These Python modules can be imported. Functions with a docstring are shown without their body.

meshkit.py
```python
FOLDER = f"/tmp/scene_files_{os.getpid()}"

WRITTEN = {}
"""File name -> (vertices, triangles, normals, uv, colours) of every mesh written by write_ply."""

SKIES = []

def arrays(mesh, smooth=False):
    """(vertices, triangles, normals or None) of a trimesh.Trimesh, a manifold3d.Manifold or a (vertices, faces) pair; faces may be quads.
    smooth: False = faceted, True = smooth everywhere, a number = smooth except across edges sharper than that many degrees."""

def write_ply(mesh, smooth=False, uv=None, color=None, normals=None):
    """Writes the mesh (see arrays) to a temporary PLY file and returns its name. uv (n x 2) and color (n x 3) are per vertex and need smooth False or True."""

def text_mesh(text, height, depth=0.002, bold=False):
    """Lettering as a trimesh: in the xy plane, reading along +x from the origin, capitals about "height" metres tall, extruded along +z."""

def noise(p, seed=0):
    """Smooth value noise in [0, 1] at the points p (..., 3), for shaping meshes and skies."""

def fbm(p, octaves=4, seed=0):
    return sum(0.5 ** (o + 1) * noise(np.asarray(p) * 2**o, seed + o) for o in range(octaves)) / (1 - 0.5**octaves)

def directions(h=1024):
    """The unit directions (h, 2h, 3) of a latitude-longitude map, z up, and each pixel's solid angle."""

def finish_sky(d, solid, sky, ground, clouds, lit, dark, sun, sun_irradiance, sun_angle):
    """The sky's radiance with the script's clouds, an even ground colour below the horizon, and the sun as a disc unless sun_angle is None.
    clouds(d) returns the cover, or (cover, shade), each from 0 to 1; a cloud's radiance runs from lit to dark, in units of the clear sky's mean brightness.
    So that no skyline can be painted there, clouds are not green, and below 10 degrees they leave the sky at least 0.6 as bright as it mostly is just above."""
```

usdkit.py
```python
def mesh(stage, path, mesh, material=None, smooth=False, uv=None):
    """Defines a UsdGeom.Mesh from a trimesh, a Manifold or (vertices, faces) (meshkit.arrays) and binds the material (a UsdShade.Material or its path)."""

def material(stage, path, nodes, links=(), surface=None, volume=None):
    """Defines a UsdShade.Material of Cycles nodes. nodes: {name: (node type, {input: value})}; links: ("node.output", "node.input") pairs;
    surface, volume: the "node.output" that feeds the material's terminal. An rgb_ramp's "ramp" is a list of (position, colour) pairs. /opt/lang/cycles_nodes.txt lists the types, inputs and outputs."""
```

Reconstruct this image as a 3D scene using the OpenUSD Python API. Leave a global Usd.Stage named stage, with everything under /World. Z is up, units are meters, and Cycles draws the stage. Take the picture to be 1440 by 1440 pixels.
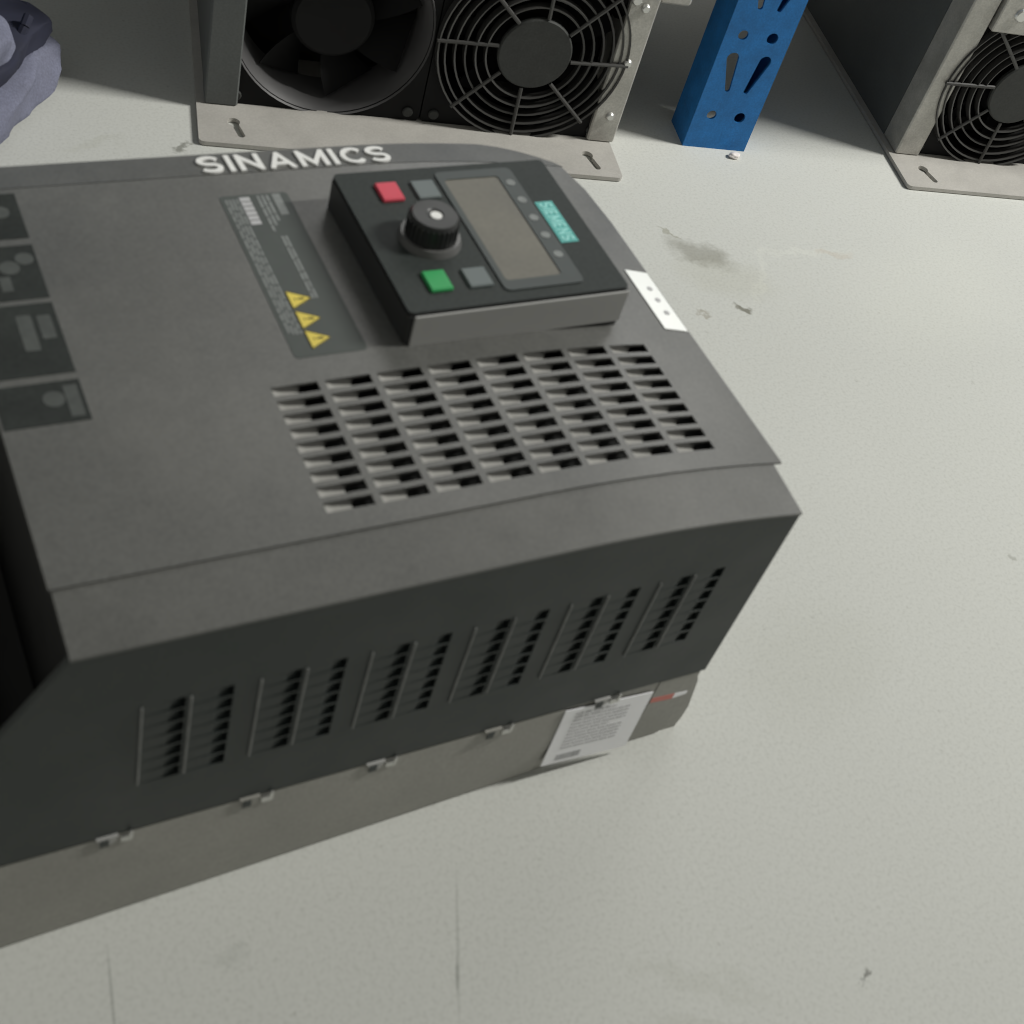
import math, random
import numpy as np, trimesh, manifold3d as m3
import shapely.geometry as sg
from shapely.ops import unary_union
from shapely import affinity
import usdkit, meshkit
from pxr import Usd, UsdGeom, UsdLux, UsdShade, Gf, Sdf

random.seed(7); rng = np.random.default_rng(7)
stage = Usd.Stage.CreateInMemory()
UsdGeom.SetStageUpAxis(stage, UsdGeom.Tokens.z); UsdGeom.SetStageMetersPerUnit(stage, 1.0)
UsdGeom.Xform.Define(stage, '/World'); UsdGeom.Scope.Define(stage, '/World/Looks')

# ------------------------------------------------------------------ camera
EXPOSURE = -0.08
cam = UsdGeom.Camera.Define(stage, '/World/camera')
cr = np.array([[0.88129621, -0.41108184, 0.23308518], [-0.17684265, -0.7442866, -0.64402185], [0.43822786, 0.52635461, -0.72863376]])
cpos = (-0.3848696, -0.26126687, 0.59806885)
rows = [cr[0], -cr[1], -cr[2]]
cam.AddTransformOp().Set(Gf.Matrix4d(*[x for r in rows for x in (*map(float, r), 0.0)], *cpos, 1.0))
cam.CreateHorizontalApertureAttr(36.0); cam.CreateVerticalApertureAttr(36.0)
cam.CreateFocalLengthAttr(36.0 * 1887.4 / 1440)
cam.CreateFStopAttr(15.0); cam.CreateFocusDistanceAttr(1.30)
cam.CreateClippingRangeAttr((0.02, 100.0)); cam.CreateExposureAttr(EXPOSURE)

# ------------------------------------------------------------------ light: one long lamp off to the right, an added soft fill beyond the rack for sheen, dim room light
def rect(name, pos, target, w, h, inten, col):
    l = UsdLux.RectLight.Define(stage, '/World/' + name)
    p, t = np.array(pos, float), np.array(target, float)
    z = p - t; z /= np.linalg.norm(z); up = np.array([0.97, -0.24, 0.001]); x = up - z * (up @ z); x /= np.linalg.norm(x); y = np.cross(z, x)
    l.AddTransformOp().Set(Gf.Matrix4d(*x, 0, *y, 0, *z, 0, *p, 1))
    l.CreateWidthAttr(w); l.CreateHeightAttr(h); l.CreateIntensityAttr(inten); l.CreateColorAttr(Gf.Vec3f(*col)); l.CreateNormalizeAttr(False)
    return l
rect('tube_lamp', (2.2, -0.25, 2.1), (1.6, 2.95, 1.2), 1.1, 0.14, 390.0, (1.0, 0.99, 0.94))
rect('sheen_fill', (1.75, 2.1, 2.0), (0.0, 0.15, 0.2), 1.9, 1.1, 3.1, (1.0, 0.99, 0.95))  # added source, unseen: gives the cover its sheen and lifts the shade
dome = UsdLux.DomeLight.Define(stage, '/World/room_light')
dm = usdkit.material(stage, '/World/Looks/room_light', {'b': ('background_shader', {'color': (1.0, 1.0, 0.92), 'strength': 0.23})}, [], surface='b.background')
UsdShade.MaterialBindingAPI.Apply(dome.GetPrim()).Bind(dm)

# ------------------------------------------------------------------ materials
def mat(name, col, rough=0.5, metal=0.0, var=0.10, vscale=25.0, bump=0.0, bscale=900.0, spec=0.5, coat=0.0, dust=0.0, grain=0.0, **kw):
    """plain colour with soft blotches, optional dust, optional fine relief"""
    c = np.array(col)
    nodes = {'g': ('geometry', {}), 'n': ('noise_texture', {'scale': vscale, 'detail': 4.0, 'roughness': 0.6}),
             'r': ('rgb_ramp', {'ramp': [(0.25, tuple(c * (1 - var))), (0.75, tuple(c * (1 + var)))]}),
             'p': ('principled_bsdf', {'roughness': rough, 'metallic': metal, 'specular_ior_level': spec, 'coat_weight': coat, **kw})}
    links = [('g.position', 'n.vector'), ('n.fac', 'r.fac')]
    last = 'r.color'
    if grain:
        nodes['gn'] = ('noise_texture', {'scale': 620.0, 'detail': 3.0, 'roughness': 0.75})
        nodes['gr'] = ('rgb_ramp', {'ramp': [(0.3, (1 - grain,) * 3), (0.7, (1 + grain,) * 3)]})
        nodes['gm'] = ('mix_color', {'blend_type': 'multiply', 'fac': 1.0, 'use_clamp': False})
        links += [('g.position', 'gn.vector'), ('gn.fac', 'gr.fac'), (last, 'gm.a'), ('gr.color', 'gm.b')]; last = 'gm.result'
    if dust:
        nodes['d'] = ('noise_texture', {'scale': 9.0, 'detail': 7.0, 'roughness': 0.7})
        nodes['dr'] = ('rgb_ramp', {'ramp': [(0.45, (0, 0, 0)), (0.75, (dust, dust, dust))]})
        nodes['dm'] = ('mix_color', {'b': (0.42, 0.41, 0.38)})
        links += [('g.position', 'd.vector'), ('d.fac', 'dr.fac'), ('dr.color', 'dm.fac'), (last, 'dm.a')]; last = 'dm.result'
    nodes['rn'] = ('map_range', {'from_min': 0.2, 'from_max': 0.8, 'to_min': rough * 0.85, 'to_max': min(1, rough * 1.15)})
    links += [('n.fac', 'rn.value'), ('rn.result', 'p.roughness')]
    if bump:
        nodes['bn'] = ('noise_texture', {'scale': bscale, 'detail': 2.0})
        nodes['b'] = ('bump', {'strength': bump, 'distance': 0.0006})
        links += [('g.position', 'bn.vector'), ('bn.fac', 'b.height'), ('b.normal', 'p.normal')]
    return usdkit.material(stage, '/World/Looks/' + name, nodes, links + [(last, 'p.base_color')], surface='p.BSDF')

M = {}
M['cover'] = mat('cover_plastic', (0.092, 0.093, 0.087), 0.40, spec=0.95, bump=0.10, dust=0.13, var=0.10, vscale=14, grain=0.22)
M['leaf'] = mat('vent_leaf_plastic', (0.36, 0.355, 0.335), 0.45, var=0.10, vscale=60)
M['ridge'] = mat('ridge_highlight', (0.16, 0.165, 0.16), 0.5, var=0.3, vscale=120)  # pale colour stands in for light caught along the louvre rims
M['square_print'] = mat('square_print', (0.024, 0.028, 0.026), 0.6, var=0.25, spec=0.3, vscale=50, grain=0.25)
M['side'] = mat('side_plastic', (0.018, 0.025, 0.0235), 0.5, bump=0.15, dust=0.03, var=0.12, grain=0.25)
M['inner'] = mat('inner_plate', (0.05, 0.052, 0.05), 0.6, var=0.3, vscale=80)
M['black'] = mat('black_plastic', (0.012, 0.012, 0.012), 0.55, var=0.1)
M['sink'] = mat('grey_sheet', (0.28, 0.275, 0.25), 0.5, var=0.14, vscale=14, bump=0.2, bscale=300, dust=0.1, grain=0.12)
M['panel'] = mat('panel_film', (0.034, 0.040, 0.038), 0.55, var=0.1, spec=0.25, grain=0.2)
M['bezel'] = mat('keypad_grey', (0.36, 0.36, 0.35), 0.45, var=0.04)
M['knob'] = mat('knob_black', (0.030, 0.031, 0.031), 0.4)
M['collar'] = mat('knob_collar', (0.11, 0.11, 0.108), 0.3)
M['red'] = mat('red_key', (0.62, 0.055, 0.09), 0.45, var=0.05)
M['green'] = mat('green_key', (0.02, 0.33, 0.09), 0.45, var=0.05)
M['key'] = mat('slate_key', (0.125, 0.15, 0.15), 0.45, var=0.05)
M['screen_frame'] = mat('screen_frame', (0.068, 0.078, 0.077), 0.45, var=0.12, spec=0.3)
M['lcd'] = mat('lcd_grey', (0.15, 0.144, 0.12), 0.40, spec=0.3, var=0.22, vscale=28, grain=0.1)
M['teal'] = mat('teal_print', (0.10, 0.42, 0.39), 0.5, var=0.05)
M['teal_light'] = mat('teal_letter', (0.30, 0.68, 0.64), 0.5, var=0.05)
M['white'] = mat('white_print', (0.82, 0.82, 0.80), 0.5, var=0.04)
M['label_white'] = mat('label_paper', (0.90, 0.90, 0.93), 0.4, var=0.03)
M['sticker'] = mat('glossy_sticker', (0.9, 0.92, 0.9), 0.22, var=0.02, spec=0.8)
M['print'] = mat('grey_print', (0.22, 0.235, 0.23), 0.6, var=0.2, vscale=200)
M['print_dim'] = mat('dim_print', (0.068, 0.075, 0.071), 0.6, var=0.2, vscale=200)
M['dark_print'] = mat('dark_print', (0.065, 0.075, 0.07), 0.5, var=0.15, vscale=60)
M['ink'] = mat('label_ink', (0.45, 0.45, 0.46), 0.6, var=0.1)
M['yellow'] = mat('yellow_print', (0.72, 0.58, 0.10), 0.5, var=0.08)
M['yellow_ink'] = mat('yellow_ink', (0.10, 0.085, 0.02), 0.5)
M['pink'] = mat('red_stripe', (0.55, 0.16, 0.13), 0.5)
M['silver'] = mat('bright_steel', (0.62, 0.62, 0.60), 0.32, metal=0.85)
M['zinc'] = mat('zinc_sheet', (0.43, 0.42, 0.39), 0.45, metal=0.35, var=0.22, vscale=40, grain=0.15, bump=0.2, bscale=200)
M['flange'] = mat('flange_sheet', (0.43, 0.415, 0.385), 0.5, var=0.12, vscale=20, grain=0.08)
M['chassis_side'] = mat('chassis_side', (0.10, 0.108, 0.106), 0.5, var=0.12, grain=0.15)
M['fan'] = mat('fan_plastic', (0.006, 0.006, 0.0065), 0.65, spec=0.2, var=0.1)
M['hub'] = mat('fan_hub', (0.040, 0.042, 0.040), 0.6, spec=0.3, var=0.2, vscale=60, grain=0.2)
M['shroud'] = mat('fan_shroud', (0.10, 0.098, 0.10), 0.5, var=0.1)
M['guard'] = mat('guard_plastic', (0.048, 0.047, 0.045), 0.42, var=0.1)
M['blue'] = mat('blue_paint', (0.018, 0.16, 0.44), 0.5, var=0.2, vscale=60, bump=0.15, bscale=250, spec=0.3, grain=0.15)
M['blue_dark'] = mat('shelf_underside', (0.10, 0.10, 0.095), 0.6)
M['lavender'] = mat('lavender_cloth', (0.155, 0.162, 0.225), 0.85, grain=0.2, var=0.12, vscale=50, bump=0.4, bscale=900)
M['navy'] = mat('navy_cloth', (0.018, 0.02, 0.04), 0.85, var=0.2, vscale=50)
M['debris'] = mat('white_debris', (0.75, 0.70, 0.68), 0.6)

def floor_material():
    base = (0.57, 0.578, 0.547)
    nodes = {'g': ('geometry', {}),
             'n1': ('noise_texture', {'scale': 5.0, 'detail': 6.0, 'roughness': 0.62}),
             'r1': ('rgb_ramp', {'ramp': [(0.3, (0.56, 0.568, 0.537)), (0.55, base), (0.75, (0.578, 0.586, 0.555))]}),
             'n2': ('noise_texture', {'scale': 420.0, 'detail': 3.0, 'roughness': 0.75}),
             'r2': ('rgb_ramp', {'ramp': [(0.28, (0.86, 0.86, 0.85)), (0.5, (1, 1, 1)), (0.72, (1.05, 1.05, 1.05))]}),
             'm2': ('mix_color', {'blend_type': 'multiply', 'fac': 1.0, 'use_clamp': False}),
             'n3': ('noise_texture', {'scale': 130.0, 'detail': 3.0, 'roughness': 0.6}),
             'r3': ('rgb_ramp', {'ramp': [(0.68, (1, 1, 1)), (0.78, (0.62, 0.61, 0.58))]}),
             'm3': ('mix_color', {'blend_type': 'multiply', 'fac': 0.5}),
             'w': ('noise_texture', {'scale': 45.0, 'detail': 4.0, 'roughness': 0.65}),
             'wm': ('mix_color', {'blend_type': 'linear_light', 'fac': 0.018, 'use_clamp': False}),
             'p': ('principled_bsdf', {'roughness': 0.75, 'specular_ior_level': 0.12}),
             'bn': ('noise_texture', {'scale': 160.0, 'detail': 4.0}), 'b': ('bump', {'strength': 0.10, 'distance': 0.0006})}
    links = [('g.position', 'n1.vector'), ('n1.fac', 'r1.fac'), ('g.position', 'n2.vector'), ('n2.fac', 'r2.fac'), ('r1.color', 'm2.a'), ('r2.color', 'm2.b'),
             ('g.position', 'n3.vector'), ('n3.fac', 'r3.fac'), ('m2.result', 'm3.a'), ('r3.color', 'm3.b'),
             ('g.position', 'w.vector'), ('g.position', 'wm.a'), ('w.color', 'wm.b'),
             ('g.position', 'bn.vector'), ('bn.fac', 'b.height'), ('b.normal', 'p.normal')]
    last = 'm3.result'
    # stains and scuffs: (x, y, length, width, angle, colour factor)
    S = [(0.239, 0.380, 0.034, 0.019, -0.65, (0.67, 0.66, 0.635)), (0.245, 0.350, 0.05, 0.03, -0.5, (0.94, 0.935, 0.91)), (0.239, 0.313, 0.011, 0.004, -0.55, (0.42, 0.41, 0.37)),
         (0.203, 0.313, 0.008, 0.0025, -0.4, (0.75, 0.72, 0.68)), (0.222, 0.405, 0.012, 0.003, -0.4, (0.72, 0.71, 0.66)), (0.023, -0.155, 0.0045, 0.0020, 1.1, (0.45, 0.45, 0.44)),
         (0.335, 0.366, 0.06, 0.006, -0.12, (1.06, 1.06, 1.05)), (0.275, 0.345, 0.05, 0.005, 0.9, (1.05, 1.05, 1.04)), (0.36, 0.362, 0.02, 0.005, -0.2, (0.92, 0.88, 0.85)),
         (-0.3205, -0.043, 0.030, 0.0009, 1.41, (0.74, 0.745, 0.74)), (-0.1665, -0.070, 0.045, 0.0011, 1.18, (0.84, 0.845, 0.84)), (-0.1725, -0.083, 0.010, 0.0011, 1.18, (0.74, 0.745, 0.74)),
         (-0.27, -0.04, 0.014, 0.008, 0.2, (0.92, 0.925, 0.92)),
         (-0.060, -0.125, 0.05, 0.006, -0.6, (0.95, 0.95, 0.94)), (-0.075, -0.145, 0.028, 0.004, -0.6, (0.94, 0.94, 0.93)), (0.11, 0.02, 0.07, 0.05, 0.3, (0.965, 0.965, 0.955)),
         (0.42, 0.30, 0.12, 0.07, 0.4, (1.03, 1.03, 1.02)), (0.30, 0.05, 0.004, 0.003, 0.7, (0.75, 0.75, 0.73)),
         (-0.12, 0.552, 0.012, 0.004, 0.5, (0.5, 0.5, 0.48)), (-0.18, 0.56, 0.03, 0.008, 0.3, (0.94, 0.94, 0.92))]
    for k, (x, y, a, b, th, c) in enumerate(S):
        t, g, r, m = f't{k}', f'gr{k}', f'sr{k}', f'sm{k}'
        nodes[t] = ('mapping', {'mapping_type': 'texture', 'location': (x, y, 0), 'rotation': (0, 0, th), 'scale': (a, b, 1.0)})
        nodes[g] = ('gradient_texture', {'gradient_type': 'spherical'})
        nodes[r] = ('rgb_ramp', {'ramp': [(0.0, (1, 1, 1)), (0.55, c), (1.0, c)]})
        nodes[m] = ('mix_color', {'blend_type': 'multiply', 'fac': 1.0, 'use_clamp': False})
        links += [('wm.result' if b > 0.0012 else 'g.position', t + '.vector'), (t + '.vector', g + '.vector'), (g + '.fac', r + '.fac'), (last, m + '.a'), (r + '.color', m + '.b')]
        last = m + '.result'
    return usdkit.material(stage, '/World/Looks/floor_paint', nodes, links + [(last, 'p.base_color')], surface='p.BSDF')
M['floor'] = floor_material()

# ------------------------------------------------------------------ helpers
used, origin = {}, {}
def numbered(parent, name):
    k = used.get((parent, name), -1) + 1; used[(parent, name)] = k
    return f'{parent}/{name}' if k == 0 else f'{parent}/{name}_{k:03d}'
def custom(prim, label=None, cat=None, group=None, kind=None):
    for k, v in (('label', label), ('category', cat), ('group', group), ('kind', kind)):
        if v: prim.SetCustomDataByKey(k, v)
def thing(name, label, cat, loc=(0, 0, 0), rotz=0.0, group=None, local=False):
    path = numbered('/World', name); x = UsdGeom.Xform.Define(stage, path)
    x.AddTranslateOp().Set(Gf.Vec3d(*map(float, loc)))
    if rotz: x.AddRotateZOp().Set(math.degrees(rotz))
    custom(x.GetPrim(), label, cat, group); origin[path] = np.zeros(3) if local else np.array(loc, float)
    return path
def obj(name, mesh, m, parent, label=None, smooth=35, kind=None):
    """one mesh of the scene under parent (world coordinates less the thing's base)"""
    if hasattr(mesh, 'to_mesh'):
        q = mesh.to_mesh(); mesh = trimesh.Trimesh(q.vert_properties[:, :3], q.tri_verts, process=False)
    if isinstance(mesh, (list, tuple)): mesh = trimesh.util.concatenate(list(mesh))
    mesh = mesh.copy(); root = '/'.join(parent.split('/')[:3]); off = origin.get(root)
    if off is not None: mesh.vertices = mesh.vertices - off
    path = numbered(parent, name)
    p = usdkit.mesh(stage, path, mesh, M[m], smooth=smooth); custom(p.GetPrim(), label, kind=kind)
    return path
def tm(man):
    q = man.to_mesh(); return trimesh.Trimesh(q.vert_properties[:, :3], q.tri_verts, process=False)
def box(x0, x1, y0, y1, z0, z1, r=0.0):
    """box with chamfered edges"""
    if r <= 0:
        b = trimesh.creation.box((x1 - x0, y1 - y0, z1 - z0)); b.apply_translation(((x0 + x1) / 2, (y0 + y1) / 2, (z0 + z1) / 2)); return b
    p = []
    for sx in (0, 1):
        for sy in (0, 1):
            for sz in (0, 1):
                c = np.array([(x0, x1)[sx], (y0, y1)[sy], (z0, z1)[sz]]); s = np.array([1 - 2 * sx, 1 - 2 * sy, 1 - 2 * sz]) * r
                for k in range(3): q = c + s; q[k] = c[k]; p.append(q)
    return trimesh.convex.convex_hull(np.array(p))
def ext(poly, z0, z1):
    ms = [trimesh.creation.extrude_polygon(g, z1 - z0, engine='earcut') for g in getattr(poly, 'geoms', [poly])]
    m = trimesh.util.concatenate(ms) if len(ms) > 1 else ms[0]
    m.apply_translation((0, 0, z0)); return m
def xz(mesh, y0):
    """mesh extruded in z from an (x, z) outline -> standing in the x-z plane, thickness from y0 towards +y"""
    v = mesh.vertices.copy(); mesh.vertices = np.c_[v[:, 0], v[:, 2] + y0, v[:, 1]]; mesh.invert(); return mesh
def rrect(x0, x1, y0, y1, r): return sg.box(x0 + r, y0 + r, x1 - r, y1 - r).buffer(r, quad_segs=4)
def cyl(c, r, z0, z1, n=32, r2=None, bev=0.0):
    r2 = r if r2 is None else r2
    prof = [(0, z0), (r, z0), (r2, z1 - bev), (max(r2 - bev, 1e-5), z1), (0, z1)] if bev else [(0, z0), (r, z0), (r2, z1), (0, z1)]
    m = trimesh.creation.revolve(np.array(prof), sections=n); m.apply_translation((c[0], c[1], 0)); return m
def tube(points, r, n=8):
    path = np.array(points, float)
    ms = []
    for a, b in zip(path[:-1], path[1:]):
        ms.append(trimesh.creation.cylinder(r, segment=(a, b), sections=n))
    return trimesh.util.concatenate(ms)
def zc(u):  # height of the drive's face: flat, bowing down towards its right end
    return 0.2072 - 0.0106 * np.clip((np.asarray(u, float) + 0.13) / 0.12, 0, None) ** 2
def drape(mesh, base, lift=0.0):
    """bends a flat mesh (its z measured from base) onto the curved face"""
    mesh = mesh.copy(); v = mesh.vertices.copy(); v[:, 2] = v[:, 2] - base + zc(v[:, 0]) + lift; mesh.vertices = v; return mesh
def refine(mesh, l):
    m = m3.Manifold(m3.Mesh(np.asarray(mesh.vertices, np.float32), np.asarray(mesh.faces, np.uint32)))
    return tm(m.refine_to_length(l))

# ------------------------------------------------------------------ floor
fl = box(-3.0, 4.0, -3.0, 4.0, -0.05, 0.0)
custom(stage.GetPrimAtPath(obj('floor', fl, 'floor', '/World')), kind='structure')

# ------------------------------------------------------------------ the drive in front, lying on its back
U0, U1, V1 = -0.327, -0.0095, 0.266
D = thing('motor_drive', 'charcoal motor drive lying on its back nearest the camera, keypad and vent slots facing up', 'motor drive', (-0.165, 0.133, 0.0))

# near side wall with two by six columns of louvre slots
ROWZ = [0.1045 + 0.00835 * k for k in range(7)]
COLU = [u + d for u in [-0.3015 + 0.0457 * k for k in range(6)] for d in (0.0, 0.0185)]
def side_profile():
    top = [(u, zc(u) - 0.0054) for u in np.linspace(-0.13, U1, 9)]
    return sg.Polygon([(-0.46, 0.068), (U1 - 0.001, 0.068)] + top[::-1] + [(U0, zc(U0) - 0.0054), (-0.352, 0.163), (-0.405, 0.07)][:2] + [(-0.418, 0.075)])
holes = [sg.box(u, z + 0.0006, u + 0.0166, z + 0.0078) for u in COLU for z in ROWZ]
wall = side_profile().difference(unary_union(holes))
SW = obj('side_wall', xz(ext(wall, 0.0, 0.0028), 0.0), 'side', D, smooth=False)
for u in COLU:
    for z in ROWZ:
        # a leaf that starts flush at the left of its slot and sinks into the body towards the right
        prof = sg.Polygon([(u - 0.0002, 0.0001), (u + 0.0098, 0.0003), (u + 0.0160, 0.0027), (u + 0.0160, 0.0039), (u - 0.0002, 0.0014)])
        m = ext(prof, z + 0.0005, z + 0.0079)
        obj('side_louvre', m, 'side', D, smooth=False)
obj('side_louvre_ridge', [box(u - 0.0006, u + 0.0003, -0.0009, 0.0006, ROWZ[0] + 0.001, ROWZ[-1] + 0.0074, 0.0002) for u in COLU], 'ridge', D, smooth=False)
# far wall, right end wall
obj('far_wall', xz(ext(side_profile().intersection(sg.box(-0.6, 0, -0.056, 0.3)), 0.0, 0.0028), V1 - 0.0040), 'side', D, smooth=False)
obj('corner_wall', ext(sg.LineString([(-0.0558, 0.2632), (-0.033, 0.2580), (-0.0175, 0.2492), (-0.0125, 0.2255)]).buffer(0.0013, cap_style=2), 0.068, 0.1900), 'side', D)
obj('end_wall', box(U1 - 0.0035, U1 - 0.0005, 0.0029, 0.225, 0.068, 0.1925), 'side', D)
obj('inner_chassis', box(U0 + 0.004, U1 - 0.012, 0.009, V1 - 0.014, 0.068, 0.190), 'inner', D)
# open connector bay at the left end
obj('bay_wall', box(U0 + 0.0005, U0 + 0.0035, 0.003, V1 - 0.003, 0.069, 0.2015), 'black', D)
obj('connector_bay', box(-0.47, U0, 0.003, V1 - 0.003, 0.069, 0.084), 'black', D)
for k in range(7):
    obj('terminal_block', box(-0.40, -0.345, 0.022 + 0.033 * k, 0.049 + 0.033 * k, 0.0842, 0.108, 0.0015), 'black', D)

# near shoulder and far shoulder: strips that tilt a little away from the face
def shoulder(v0, v1, z0, z1, t=0.004):
    us = np.r_[np.linspace(U0, -0.13, 6), np.linspace(-0.12, U1 + 0.0005, 16)]
    s = [[u, v0, zc(u) + z0] for u in us] + [[u, v1, zc(u) + z1] for u in us] + [[u, v0, zc(u) + z0 - t] for u in us] + [[u, v1, zc(u) + z1 - t] for u in us]
    n = len(us); f = []
    for i in range(n - 1):
        a, b, c, d = i, n + i, 2 * n + i, 3 * n + i
        f += [[a, a + 1, b + 1], [a, b + 1, b], [c, d, d + 1], [c, d + 1, c + 1], [a, c, c + 1], [a, c + 1, a + 1], [b, b + 1, d + 1], [b, d + 1, d]]
    f += [[0, n, 3 * n], [0, 3 * n, 2 * n], [n - 1, 3 * n - 1, 4 * n - 1], [n - 1, 4 * n - 1, 2 * n - 1]]
    m = trimesh.Trimesh(np.array(s), np.array(f), process=False); m.fix_normals(); return m
obj('near_shoulder', shoulder(-0.0003, 0.0300, -0.0040, -0.0007, 0.0013), 'cover', D)
far = refine(ext(sg.Polygon([(U0, 0.2475), (-0.0105, 0.2475), (-0.0145, 0.2515), (-0.022, 0.2560), (-0.032, 0.2605), (-0.043, 0.2640), (-0.055, 0.266), (U0, 0.266)]), 0.0, 0.004), 0.012)
fv = far.vertices.copy(); fv[:, 2] += zc(fv[:, 0]) - 0.004 - np.clip((fv[:, 1] - 0.2475) / 0.0185, 0, 1) * 0.0022; far.vertices = fv
obj('far_shoulder', far, 'cover', D)

# front cover with eight columns of nine slots
VC, VR = [-0.2222 + 0.0235 * k for k in range(8)], [0.1040 - 0.00795 * k for k in range(9)]
outline = sg.Polygon([(U0 - 0.001, 0.0272), (-0.0045, 0.0270), (-0.004, 0.20), (-0.006, 0.228), (-0.0115, 0.2470), (U0 - 0.001, 0.2470)])
slots = [sg.box(u, v - 0.0026, u + 0.0202, v + 0.0026) for u in VC for v in VR]
cov = ext(outline.difference(unary_union(slots)), 0.0, 0.0013)
cov = drape(refine(cov, 0.009), 0.0013)
obj('front_cover', cov, 'cover', D, smooth=30)
for u in VC:
    for v in VR:
        prof = sg.Polygon([(u - 0.0003, -0.0014), (u + 0.0004, -0.0017), (u + 0.0040, -0.0034), (u + 0.0128, -0.0052), (u + 0.0128, -0.0062), (u - 0.0003, -0.0034)])
        cheek = sg.Polygon([(u - 0.0003, -0.0015), (u + 0.0128, -0.0015), (u + 0.0128, -0.0064), (u - 0.0003, -0.0050)])
        obj('vent_leaf', drape(xz(ext(prof, 0.0, 0.0056), v - 0.0028), 0.0), 'leaf', D, smooth=False)
        obj('vent_rib', drape(xz(ext(cheek, 0.0, 0.0020), v + 0.00285), 0.0), 'cover', D, smooth=False)

# heat sink base with end bulge, lower lip and clips
hp = sg.Polygon([(-0.47, 0.0), (-0.0005, 0.0), (0.001, 0.010), (0.0012, 0.020), (-0.0035, 0.047), (-0.0115, 0.0675), (-0.47, 0.0675)])
HS = obj('heat_sink_base', xz(ext(hp, 0.0, 0.260), 0.0052), 'sink', D, smooth=False)
def yz(poly, x0, x1):
    m = ext(poly, 0, x1 - x0); v = m.vertices; x = v[:, 2] + x0
    m.vertices = np.c_[x, v[:, 0] - 0.0088 * np.clip((-0.07 - x) / 0.29, 0, 1.4) * (v[:, 0] < 0.008) * np.clip(1 - v[:, 1] / 0.062, 0, 1), v[:, 1]]; return m
sp = sg.Polygon([(0.0100, 0.0004), (0.0046, 0.0004), (0.0040, 0.0012), (0.0018, 0.020), (0.0006, 0.030), (0.0002, 0.038), (0.0002, 0.0665), (0.0100, 0.0665)])
obj('side_plate', yz(sp, -0.47, -0.0925), 'sink', D)
obj('side_plate', yz(affinity.translate(sp, 0.0006), -0.0919, -0.0375), 'sink', D)
obj('side_plate', yz(affinity.translate(sp, 0.0003), -0.0370, -0.0125), 'sink', D)
for i, u in enumerate([-0.374, -0.313, -0.252, -0.193, -0.133, -0.0725]):
    th = np.linspace(math.pi, 2 * math.pi, 9)
    tab = sg.Polygon([(u + 0.0036 * math.cos(t), 0.0665 + 0.0042 * math.sin(t)) for t in th] + [(u + 0.0045, 0.0685), (u - 0.0045, 0.0685)])
    obj('clip_tab', xz(ext(tab, 0.0, 0.0026), -0.0014), 'bezel' if i % 2 else 'sink', D)
    obj('clip_hole', box(u - 0.0032, u + 0.0005, -0.0019, -0.0013, 0.0625, 0.0672), 'side', D)
    obj('clip_spring', box(u + 0.0055, u + 0.0105, -0.0014, 0.0008, 0.0615, 0.0660, 0.0005), 'silver', D)
    obj('clip_spring', box(u + 0.0088, u + 0.0105, -0.0020, -0.0004, 0.0635, 0.0695, 0.0004), 'silver', D)
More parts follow.
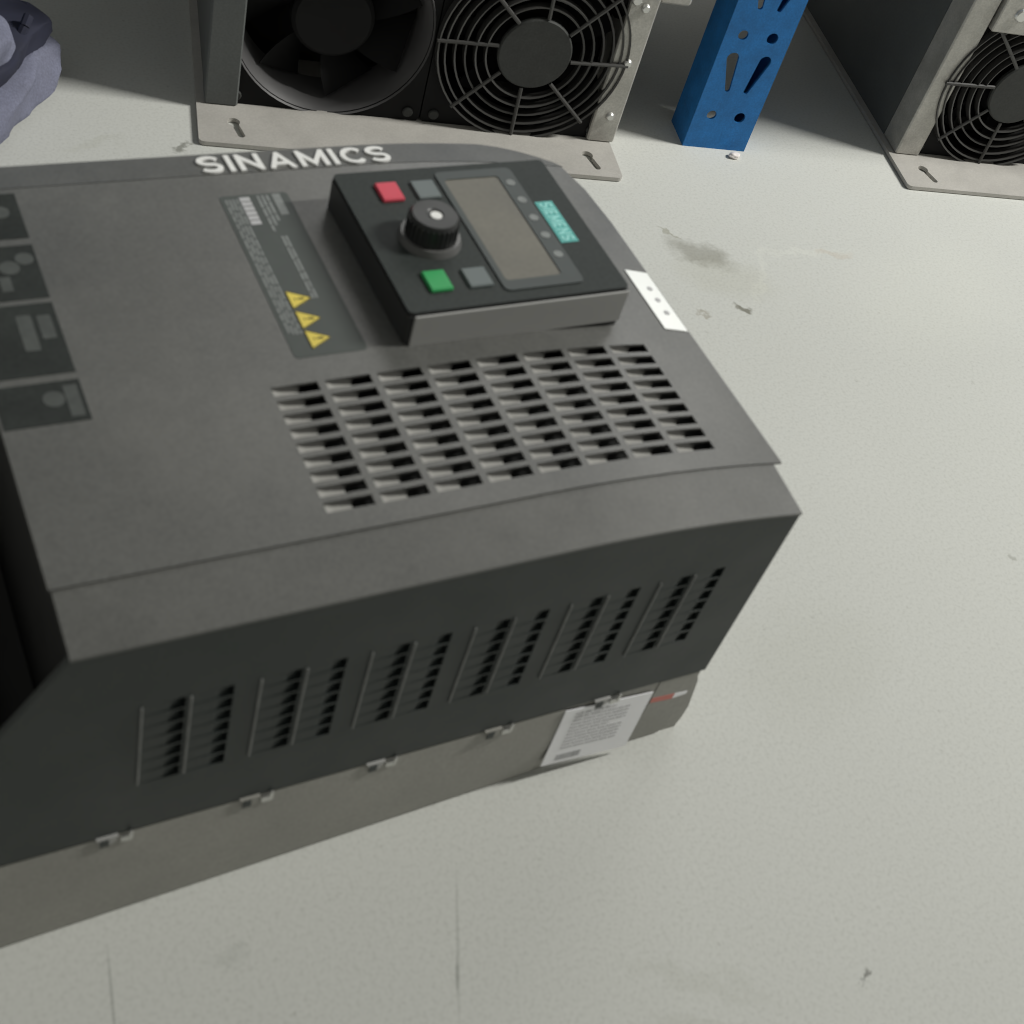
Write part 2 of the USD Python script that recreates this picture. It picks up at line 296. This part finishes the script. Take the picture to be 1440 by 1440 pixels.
# rating label: white sheet with grey lines and a bar code on the heat sink base
def on_side(poly, y, t=0.0003): return xz(ext(poly, 0.0, t), y - t)
LQ = [(-0.0905, 0.013), (-0.0955, 0.066), (-0.0395, 0.0595), (-0.0375, 0.0065)]
RL = obj('rating_label', on_side(sg.Polygon([(-0.0915, 0.0120), (-0.0925, 0.0655), (-0.0395, 0.0600), (-0.0380, 0.0070)]), 0.0000, 0.0005), 'label_white', D, smooth=False, label='white rating label on the heat sink base')
def lq(s, t): # label coordinates 0..1
    a = np.array(LQ[0]) * 0 + np.array([-0.0915, 0.0120]); b = np.array([-0.0380, 0.0070]); c = np.array([-0.0395, 0.0600]); d = np.array([-0.0925, 0.0655])
    p = a * (1 - s) * (1 - t) + b * s * (1 - t) + c * s * t + d * (1 - s) * t; return tuple(p)
lines = []
for k in range(11):
    t = 0.90 - 0.062 * k; s = 0.14
    end = 0.78 if k not in (0, 5) else 0.6
    while s < end:
        w = random.uniform(0.05, 0.16); lines.append(sg.Polygon([lq(s, t), lq(min(s + w, end), t), lq(min(s + w, end), t + 0.026), lq(s, t + 0.026)])); s += w + 0.02
obj('label_lines', [on_side(p, -0.0005, 0.0002) for p in lines], 'ink', RL, smooth=False)
bars = []; s = 0.14
while s < 0.42:
    w = random.choice((0.004, 0.008, 0.012)); bars.append(sg.Polygon([lq(s, 0.06), lq(s + w, 0.06), lq(s + w, 0.17), lq(s, 0.17)])); s += w + random.choice((0.006, 0.01))
obj('bar_code', [on_side(p, -0.0005, 0.0002) for p in bars], 'ink', RL, smooth=False)
obj('red_stripe', on_side(sg.Polygon([(-0.0365, 0.0470), (-0.0365, 0.0515), (-0.022, 0.0500), (-0.022, 0.0450)]), 0.0007, 0.0003), 'pink', D, smooth=False)
obj('pale_stripe', on_side(sg.Polygon([(-0.0219, 0.0452), (-0.0219, 0.0500), (-0.0135, 0.0490), (-0.0135, 0.0460)]), 0.0007, 0.0003), 'label_white', D, smooth=False)

# product lettering on the far shoulder
def letters(word, h, w, spread, depth):
    """plain sans capitals drawn as strokes of width w, in the x-y plane"""
    hw = w / 2; t, b = h - hw, hw
    def arc(cx, cy, rx, ry, a0, a1, n=12): return [(cx + rx * math.cos(math.radians(a)), cy + ry * math.sin(math.radians(a))) for a in np.linspace(a0, a1, n)]
    def S(x, q):
        ry = (t - b) / 4; rx = q / 2; return [arc(x + rx, t - ry, rx, ry, 25, 270) + arc(x + rx, b + ry, rx, ry, 90, -155)]
    out, x = [], 0.0
    for c in word:
        if c == 'S': q = 0.60 * h; L = S(x + hw, q)
        elif c == 'I': q = 0.0; L = [[(x + hw, b - hw), (x + hw, t + hw)]]
        elif c == 'N': q = 0.62 * h; L = [[(x + hw, b - hw), (x + hw, t), (x + hw + q, b), (x + hw + q, t + hw)]]
        elif c == 'A': q = 0.74 * h; L = [[(x + hw, b - hw), (x + hw + q / 2, t), (x + hw + q, b - hw)], [(x + hw + q * 0.2, h * 0.30), (x + hw + q * 0.8, h * 0.30)]]
        elif c == 'M': q = 0.80 * h; L = [[(x + hw, b - hw), (x + hw, t), (x + hw + q / 2, b + 0.1 * h), (x + hw + q, t), (x + hw + q, b - hw)]]
        elif c == 'C': q = 0.72 * h; L = [arc(x + hw + q / 2, h / 2, q / 2, (t - b) / 2, 42, 318, 20)]; x -= 0.13 * h
        elif c == 'E': q = 0.46 * h; L = [[(x + hw + q, t), (x + hw, t), (x + hw, b), (x + hw + q, b)], [(x + hw, h / 2), (x + hw + q * 0.9, h / 2)]]
        g = unary_union([sg.LineString(l).buffer(hw, cap_style=2, join_style=2, mitre_limit=2.0) for l in L]); out.append(g.intersection(sg.box(-1, 0, 9, h))); x += q + w + spread
    return ext(unary_union(out), 0, depth)
tx = letters('SINAMICS', 0.0146, 0.0024, 0.0026, 0.0011)
b0, b1 = tx.bounds; tx.vertices = (tx.vertices - [b0[0], 0, 0]) * [0.0975 / (b1[0] - b0[0]), 1, 1] + [-0.2090, 0.2478, 0]
tv = tx.vertices.copy(); tv[:, 2] += zc(tv[:, 0]) - np.clip((tv[:, 1] - 0.2475) / 0.0185, 0, 1) * 0.0022; tx.vertices = tv
obj('white_lettering', tx, 'white', D, smooth=False)

# printed warning panel
def flat(poly, lift, t=0.0002):
    m = ext(poly, 0.0, t); m.vertices = m.vertices + [0, 0, 0]; m = m.copy(); v = m.vertices.copy(); v[:, 2] += zc(v[:, 0]) + lift; m.vertices = v; return m
WP = obj('warning_panel', flat(rrect(-0.2065, -0.1735, 0.121, 0.2305, 0.002), 0.0), 'dark_print', D, smooth=False)
def words(u0, u1, va, vb, h, gap):
    out, v = [], va
    while v > vb:
        w = random.uniform(0.003, 0.009); out.append(sg.box(u0, max(v - w, vb), u0 + h, v)); v -= w + gap
    return out
ps = []
for k in range(4): ps += words(-0.2045 + 0.0017 * k, 0, 0.2275, 0.135, 0.0010, 0.0011)
obj('fine_print', [flat(p, 0.0002, 0.00015) for p in ps], 'print', WP, smooth=False)
ps = []
for k in range(3): ps += words(-0.1890 + 0.0022 * k, 0, 0.229, 0.202 + 0.004 * k, 0.0013, 0.0008)
for k in range(2): ps += words(-0.1868 + 0.0018 * k, 0, 0.199, 0.156, 0.0012, 0.0009)
ps += [sg.box(-0.1815, 0.214, -0.1775, 0.2295)]
obj('fine_print', [flat(p, 0.0002, 0.00015) for p in ps], 'print', WP, smooth=False)
obj('warning_heading', [flat(sg.box(-0.1975, 0.2285 - 0.0034 * k - 0.0029, -0.1925, 0.2285 - 0.0034 * k), 0.0002) for k in range(6)], 'ink', WP, smooth=False)
for v in (0.1565, 0.1435, 0.1310):
    tri = sg.Polygon([(-0.1968, v - 0.0050), (-0.1968, v + 0.0050), (-0.1880, v)]).buffer(0.0006)
    T = obj('warning_triangle', flat(tri, 0.0003), 'yellow', WP, smooth=False)
    ring = tri.difference(tri.buffer(-0.0004))
    obj('triangle_border', flat(ring, 0.0005, 0.0001), 'yellow_ink', T, smooth=False)
    obj('exclamation_mark', flat(unary_union([sg.box(-0.1950, v - 0.0004, -0.1942, v + 0.0004), sg.Polygon([(-0.1934, v - 0.0004), (-0.1905, v - 0.0007), (-0.1905, v + 0.0007), (-0.1934, v + 0.0004)])]), 0.0005, 0.0001), 'yellow_ink', T, smooth=False)

# dark pictogram squares near the left edge of the cover
for k, (va, vb) in enumerate([(0.213, 0.2435), (0.1745, 0.2085), (0.1300, 0.1715), (0.1035, 0.1260)]):
    sqr = obj('pictogram_square', flat(sg.box(U0, va, -0.2945, vb), 0.0), 'square_print', D, smooth=False)
    if k == 1: gs = [sg.Point(-0.3065, 0.1945).buffer(0.0042), sg.Point(-0.2995, 0.1995).buffer(0.0038), sg.box(-0.312, 0.180, -0.3075, 0.189)]
    elif k == 2: gs = [sg.box(-0.3095, 0.145, -0.3055, 0.164).buffer(0.001), sg.box(-0.3015, 0.151, -0.2980, 0.163).buffer(0.001)]
    elif k == 3: gs = [sg.Point(-0.3060, 0.1165).buffer(0.0042), sg.box(-0.3015, 0.106, -0.2962, 0.123)]
    else: gs = [sg.Point(-0.303, 0.231).buffer(0.004)]
    obj('pictogram', [flat(g, 0.0002, 0.00015) for g in gs], 'print_dim', sqr, smooth=False)

# white sticker near the right end
st = refine(ext(sg.Polygon([(-0.0185, 0.1170), (-0.0052, 0.1150), (-0.0050, 0.1590), (-0.0180, 0.1610)]), 0.0, 0.0004), 0.004)
st = drape(st, 0.0); vv = st.vertices.copy(); vv[:, 2] += 0.0001; st.vertices = vv
SK = obj('white_sticker', st, 'sticker', D)
for v in (0.1285, 0.1380, 0.1465):
    d = ext(sg.Point(-0.0105, v).buffer(0.0016), 0.0, 0.0002); d = drape(d, 0.0); vv = d.vertices.copy(); vv[:, 2] += 0.0005; d.vertices = vv
    obj('sticker_dot', d, 'ink', SK, smooth=False)

# ------------------------------------------------------------------ keypad on the drive
KZ, KT = 0.1995, 0.2240
ko = rrect(-0.1575, -0.0450, 0.1205, 0.2195, 0.003)
KB = obj('keypad_body', [ext(ko, KZ, KT - 0.0012), ext(ko.buffer(-0.0008), KT - 0.0012, KT)], 'knob', D)
obj('keypad_trim', box(-0.1550, -0.0462, 0.1194, 0.1206, KZ + 0.006, KT - 0.0002, 0.0004), 'bezel', D)
KF = obj('keypad_film', ext(rrect(-0.1570, -0.0456, 0.1216, 0.2190, 0.0025), KT, KT + 0.0006), 'panel', D)
kt = KT + 0.0006
RD = obj('red_key', box(-0.1405, -0.1295, 0.1955, 0.2085, kt - 0.0005, kt + 0.0018, 0.0006), 'red', D)
GN = obj('green_key', box(-0.1425, -0.1315, 0.1325, 0.1455, kt - 0.0005, kt + 0.0018, 0.0006), 'green', D)
obj('slate_key', box(-0.1225, -0.1105, 0.1955, 0.2085, kt - 0.0005, kt + 0.0014, 0.0006), 'key', D)
K2 = obj('slate_key', box(-0.1235, -0.1115, 0.1325, 0.1450, kt - 0.0005, kt + 0.0014, 0.0006), 'key', D)
fr = rrect(-0.1075, -0.0665, 0.1280, 0.2140, 0.003)
SF = obj('screen_frame', ext(fr.difference(rrect(-0.1045, -0.0755, 0.1345, 0.2080, 0.002)), kt, kt + 0.0007), 'screen_frame', D)
LC = obj('screen', ext(rrect(-0.1050, -0.0750, 0.1340, 0.2085, 0.002), kt, kt + 0.0003), 'lcd', D)
for v in (0.2020, 0.1885, 0.1750, 0.1620, 0.1480):
    obj('status_icon', ext(sg.Point(-0.0710, v).buffer(0.0024, quad_segs=3), kt + 0.0007, kt + 0.0009), 'print', SF, smooth=False)
TS = obj('teal_strip', ext(sg.box(-0.0650, 0.1560, -0.0555, 0.1865), kt, kt + 0.0003), 'teal', D, smooth=False)
lg = letters('SIEMENS', 0.0068, 0.0013, 0.0010, 0.0002); b0, b1 = lg.bounds; lg.apply_translation((-b0[0], 0, 0))
lv = lg.vertices * [0.0285 / (b1[0] - b0[0]), 1, 1]; lg.vertices = np.c_[-0.0636 + lv[:, 1], 0.1855 - lv[:, 0], kt + 0.0003 + lv[:, 2]]
obj('teal_lettering', lg, 'teal_light', TS, smooth=False)
# knob with a collar and a pale dimple
kc = (-0.1285, 0.1680)
obj('knob_collar', trimesh.creation.revolve(np.array([(0.0118, kt), (0.0150, kt), (0.0138, kt + 0.0032), (0.0122, kt + 0.0032)]), sections=40).apply_translation((*kc, 0)), 'collar', D)
KN = obj('knob', [trimesh.creation.revolve(np.array([(0, kt), (0.0119, kt), (0.0112, kt + 0.0125), (0.0103, kt + 0.0140), (0.0040, kt + 0.0140), (0.0030, kt + 0.0132), (0, kt + 0.0130)]), sections=48).apply_translation((*kc, 0))], 'knob', D)
obj('knob_grip', [box(kc[0] - 0.00035, kc[0] + 0.00035, kc[1] + 0.0110, kc[1] + 0.0121, kt + 0.002, kt + 0.0122).apply_transform(trimesh.transformations.rotation_matrix(a, (0, 0, 1), (*kc, 0))) for a in np.linspace(0, 2 * math.pi, 31)[:-1]], 'knob', KN)
obj('knob_mark', cyl((kc[0] + 0.0005, kc[1] - 0.0004), 0.0027, kt + 0.0131, kt + 0.0136, 20), 'white', KN)

# ------------------------------------------------------------------ fan ended drives under the shelf
RA = math.atan2(-0.24146613, 0.97040925)
def guard(cx, cz, y, parent, lit):
    g = []
    for r in (0.0385, 0.0465, 0.0545, 0.0625, 0.0700, 0.0755):
        prof = np.array([(r - 0.0007, -0.0030), (r + 0.0007, -0.0036), (r + 0.0012, 0.0030), (r - 0.0002, 0.0034), (r - 0.0007, -0.0030)])
        m = trimesh.creation.revolve(prof, sections=56)
        v = m.vertices; m.vertices = np.c_[v[:, 0] + cx, v[:, 2] + y - 0.002 - (r < 0.05) * 0.001, v[:, 1] + cz]; m.fix_normals()
        obj('guard_ring', m, 'guard', parent)
    for k in range(8):
        a = math.radians(-52 + 45 * k)
        p0 = (cx + 0.030 * math.cos(a), y - 0.0058, cz + 0.030 * math.sin(a)); p1 = (cx + 0.0775 * math.cos(a + 0.10), y - 0.0050, cz + 0.0775 * math.sin(a + 0.10))
        obj('guard_spoke', tube([p0, p1], 0.0016, 7), 'guard', parent)
    m = cyl((0, 0), 0.0295, 0, 0.004, 40, bev=0.0012); v = m.vertices; m.vertices = np.c_[v[:, 0] + cx, -v[:, 2] + y - 0.003, v[:, 1] + cz]; m.fix_normals()
    obj('guard_cap', m, 'hub', parent)
def fan(cx, cz, parent, guarded):
    W = 0.0765
    hole = sg.Point(cx, cz).buffer(0.0735, quad_segs=16)
    f = xz(ext(rrect(cx - W, cx + W, cz - W + 0.0005, cz + W, 0.008).difference(hole), 0, 0.006), 0.0045)
    F = obj('fan_frame', f, 'fan', parent, smooth=30)
    prof = np.array([(0.0748, -0.0012), (0.0722, 0.004), (0.0700, 0.010), (0.0686, 0.018), (0.0682, 0.040), (0.0692, 0.040), (0.0735, 0.012), (0.0755, 0.0), (0.0748, -0.0012)])
    m = trimesh.creation.revolve(prof, sections=64); v = m.vertices; m.vertices = np.c_[v[:, 0] + cx, v[:, 2] + 0.0040, v[:, 1] + cz]; m.fix_normals()
    obj('fan_shroud', m, 'shroud' if not guarded else 'fan', F)
    m = cyl((0, 0), 0.031, -0.045, -0.012, 40, bev=0.003); v = m.vertices; m.vertices = np.c_[v[:, 0] + cx, -v[:, 2], v[:, 1] + cz]; m.fix_normals()
    H = obj('fan_hub', m, 'fan', F)
    for k in range(7):
        a0 = 2 * math.pi * k / 7 + 0.35; P = []
        for r in np.linspace(0.030, 0.067, 5):
            for s in (-1, 1):
                a = a0 + s * 0.30 + (r - 0.03) * 6.0
                P.append((cx + r * math.cos(a), 0.028 + s * 0.012, cz + r * math.sin(a)))
        P = np.array(P); fcs = []
        for i in range(4): q = 2 * i; fcs += [[q, q + 2, q + 3], [q, q + 3, q + 1]]
        up = P + [0, 0.0014, 0]; n = len(P); fc = fcs + [[a + n, c + n, b + n] for a, b, c in fcs]
        rim = [0, 2, 4, 6, 8, 9, 7, 5, 3, 1]
        for i in range(10): a, b = rim[i], rim[(i + 1) % 10]; fc += [[a, b, b + n], [a, b + n, a + n]]
        m = trimesh.Trimesh(np.vstack([P, up]), np.array(fc), process=False); m.fix_normals(); obj('fan_blade', m, 'fan', F)
    for sx in (-1, 1):
        for sz in (-1, 1):
            m = cyl((0, 0), 0.0042, 0, 0.0022, 16, bev=0.0008); v = m.vertices; m.vertices = np.c_[v[:, 0] + cx + sx * 0.0665, -v[:, 2] + 0.0044, v[:, 1] + cz + sz * 0.0655]; m.fix_normals()
            obj('fan_screw', m, 'hub', F)
    if guarded: guard(cx, cz, 0.0035, F, True)
def screw(x, z, y, parent, r=0.0038):
    m = cyl((0, 0), r, 0, 0.0026, 18, r2=r * 0.9, bev=0.001); v = m.vertices; m.vertices = np.c_[v[:, 0] + x, -v[:, 2] + y, v[:, 1] + z]; m.fix_normals()
    s = obj('screw', m, 'silver', parent)
def chassis(loc, label, left_guard, lug):
    T = thing('fan_end_drive', label, 'motor drive', loc, RA, 'motor drives under the rack shelf', local=True)
    W, Dp, H = 0.331, 0.345, 0.166
    # floor flange with keyholes
    pl = rrect(-0.006, 0.328, -0.048, Dp + 0.045, 0.004)
    for x in (0.0225, 0.3055):
        for y, s in ((-0.0200, -1), (Dp + 0.017, 1)):
            key = unary_union([sg.Point(x - 0.002, y).buffer(0.0048), sg.LineString([(x - 0.002, y), (x + 0.003, y + s * 0.0165)]).buffer(0.0027)])
            pl = pl.difference(key)
    obj('mounting_flange', ext(pl, 0.0008, 0.0042), 'flange', T, smooth=False)
    obj('corner_post', box(0.0, 0.0245, 0.0, 0.03, 0.0042, H, 0.0012), 'chassis_side' if lug else 'zinc', T)  # on the lugged drive the dark colour stands in for shade on this post
    obj('corner_post', box(0.3075, W, 0.0, 0.03, 0.0042, H, 0.0012), 'zinc', T)
    obj('side_panel', box(0.0005, 0.0035, 0.0302, Dp, 0.0042, H), 'chassis_side', T)
    obj('side_panel', box(W - 0.0035, W - 0.0005, 0.0302, Dp, 0.0042, H), 'chassis_side', T)
    obj('back_panel', box(0.004, W - 0.004, Dp - 0.003, Dp, 0.0042, H), 'chassis_side', T)
    obj('fin_block', box(0.012, W - 0.012, 0.075, Dp - 0.01, 0.0042, H - 0.006), 'black', T)
    obj('top_rail', box(0.0275 if lug else 0.0265, 0.306, -0.004, 0.010, 0.1545 if lug else 0.1315, H + 0.004, 0.001), 'zinc', T)
    fan(0.0895, 0.0775, T, left_guard); fan(0.2435, 0.0775, T, True)
    for z in (0.029, 0.0775, 0.1245):
        screw(0.3205, z, 0.0, T); 
    if lug:
        obj('lifting_lug', box(W + 0.0003, W + 0.026, 0.002, 0.016, 0.1285, 0.150, 0.002), 'zinc', T)
        screw(0.3115, 0.1305, -0.0003, T, 0.0045)
    else:
        screw(0.0455, 0.149, -0.004, T, 0.006); screw(0.12, 0.149, -0.004, T, 0.006); 
    # plastic housing carried above the heat sink box
    obj('housing', box(0.004, W - 0.004, 0.018, Dp - 0.002, H + 0.0002, 0.245, 0.006), 'side', T)
    obj('housing_cover', box(0.010, W - 0.010, 0.026, Dp - 0.01, 0.2452, 0.252, 0.003), 'cover', T)
    return T
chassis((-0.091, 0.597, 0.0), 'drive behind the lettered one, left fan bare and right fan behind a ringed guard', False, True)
chassis((0.508, 0.475, 0.0), 'motor drive at the right of the blue post, with a dark bare side panel', True, False)

# ------------------------------------------------------------------ rack: blue perforated post with shelf and beam
RK = thing('storage_rack', 'blue perforated steel rack post standing on the floor between the two fan ended drives', 'rack', (0.299, 0.513, 0.0), RA, local=True)
PH = 0.95
face = sg.box(0.0, 0.0, 0.058, PH)
cuts = []
for k in range(12):
    z = 0.032 + 0.074 * k
    cuts += [sg.Point(0.0155, z).buffer(0.0042), sg.Point(0.0415, z).buffer(0.0048)]
    zz = z + 0.040
    for x, s in ((0.0175, -1), (0.0405, 1)):
        drop = unary_union([sg.Point(x + s * 0.0030, zz + 0.013).buffer(0.0052), sg.Point(x - s * 0.0030, zz - 0.015).buffer(0.0022)]).convex_hull
        cuts.append(drop)
cuts = [c for c in cuts if c.bounds[3] < PH]
post = xz(ext(face.difference(unary_union(cuts)), 0, 0.0022), 0.0)
side = [box(0.0, 0.0022, 0.0023, 0.036, 0.0, PH), box(0.0558, 0.058, 0.0023, 0.036, 0.0, PH), box(0.0023, 0.014, 0.0338, 0.036, 0.0, PH), box(0.044, 0.0557, 0.0338, 0.036, 0.0, PH)]
obj('post', [post] + side, 'blue', RK, smooth=False)
for xa, xb in ((-0.56, -0.0005), (0.0585, 1.291)):
    obj('beam', box(xa, xb, -0.012, 0.036, 0.270, 0.330, 0.004), 'blue', RK)
obj('shelf', box(-0.62, 1.35, 0.0365, 0.50, 0.300, 0.325), 'blue_dark', RK)
for x in (-0.62, 1.292):
    obj('post', [box(x, x + 0.058, 0.0, 0.036, 0.0, PH)], 'blue', RK)
for x in (-0.62, 0.0, 1.292):
    obj('post', [box(x, x + 0.058, 0.501, 0.537, 0.0, PH)], 'blue', RK)

# crumb of white debris at the foot of the post
db = trimesh.creation.icosphere(subdivisions=2, radius=0.0045); db.vertices = db.vertices * [1.2, 0.8, 0.55] * (0.75 + 0.5 * meshkit.noise(db.vertices * 500, 3))[:, None] + [0.340, 0.492, 0.0022]
p = obj('debris_crumb', db, 'debris', '/World'); custom(stage.GetPrimAtPath(p), 'small white crumb on the floor at the foot of the blue post', 'debris')

# ------------------------------------------------------------------ lavender cloth bundle at the upper left
BN = thing('cloth_bundle', 'folded lavender cloth with a dark navy fold, at the upper left on the floor', 'cloth', (-0.262, 0.655, 0.0))
def slab(e0, z0, z1, seed, wide=0.14, q0=0.0, length=0.26, tipround=0.03):
    """a folded cloth layer: rounded edges, rounded tip, slight creases"""
    n, k = 48, 40; e = np.array([-0.607, -0.795, 0]); q = np.array([-0.795, 0.607, 0]); T = np.array([-0.187, 0.641, 0]); P = []
    for i in range(n):
        s_ = (i / (n - 1)) ** 1.6 * length; g = math.sqrt(max(1e-4, 1 - (1 - min(1, s_ / tipround)) ** 2))
        for j in range(k):
            a = 2 * math.pi * j / k; ca, sa = math.cos(a), math.sin(a)
            cq = math.copysign(abs(ca) ** 0.30, ca); cz = math.copysign(abs(sa) ** 0.40, sa)
            p = T + e * (e0 + s_ + 0.010 * (1 - cq) * 0.5) + q * (q0 + wide / 2 * (1 + cq * (0.55 + 0.45 * g)) - wide / 2 * 0.45 * (1 - g) * 0.0) + np.array([0, 0, z0 + (z1 - z0) * (0.5 + 0.5 * cz * (0.35 + 0.65 * g))])
            w = (meshkit.fbm(p * np.array([60, 60, 90]), 3, seed) - 0.5) * 0.010 + 0.0025 * math.sin(p @ np.array([160, -210, 120]) + 4 * meshkit.noise(p * 25, seed))
            p = p + q * w * (1 if ca < 0 else -1) + np.array([0, 0, w * 0.6 * sa]); p[2] = max(p[2], 0.0006); P.append(p)
    f = []
    for i in range(n - 1):
        for j in range(k): a, b = i * k + j, i * k + (j + 1) % k; f += [[a, b, b + k], [a, b + k, a + k]]
    c0 = len(P); P.append(np.mean(P[:k], axis=0))
    for j in range(k): f.append([c0, (j + 1) % k, j])
    m = trimesh.Trimesh(np.array(P), np.array(f), process=False); m.fix_normals(); return m
obj('lower_fold', slab(-0.021, 0.0006, 0.038, 4, q0=-0.006), 'lavender', BN, smooth=28)
obj('dark_fold', slab(-0.016, 0.032, 0.056, 8, q0=0.003, tipround=0.02), 'navy', BN, smooth=28)
obj('upper_fold', slab(0.040, 0.050, 0.080, 12, q0=-0.001), 'lavender', BN, smooth=28)
obj('cord_end', tube([(-0.2200, 0.616, 0.050), (-0.2150, 0.620, 0.057), (-0.2110, 0.625, 0.062)], 0.0035, 8), 'navy', BN)
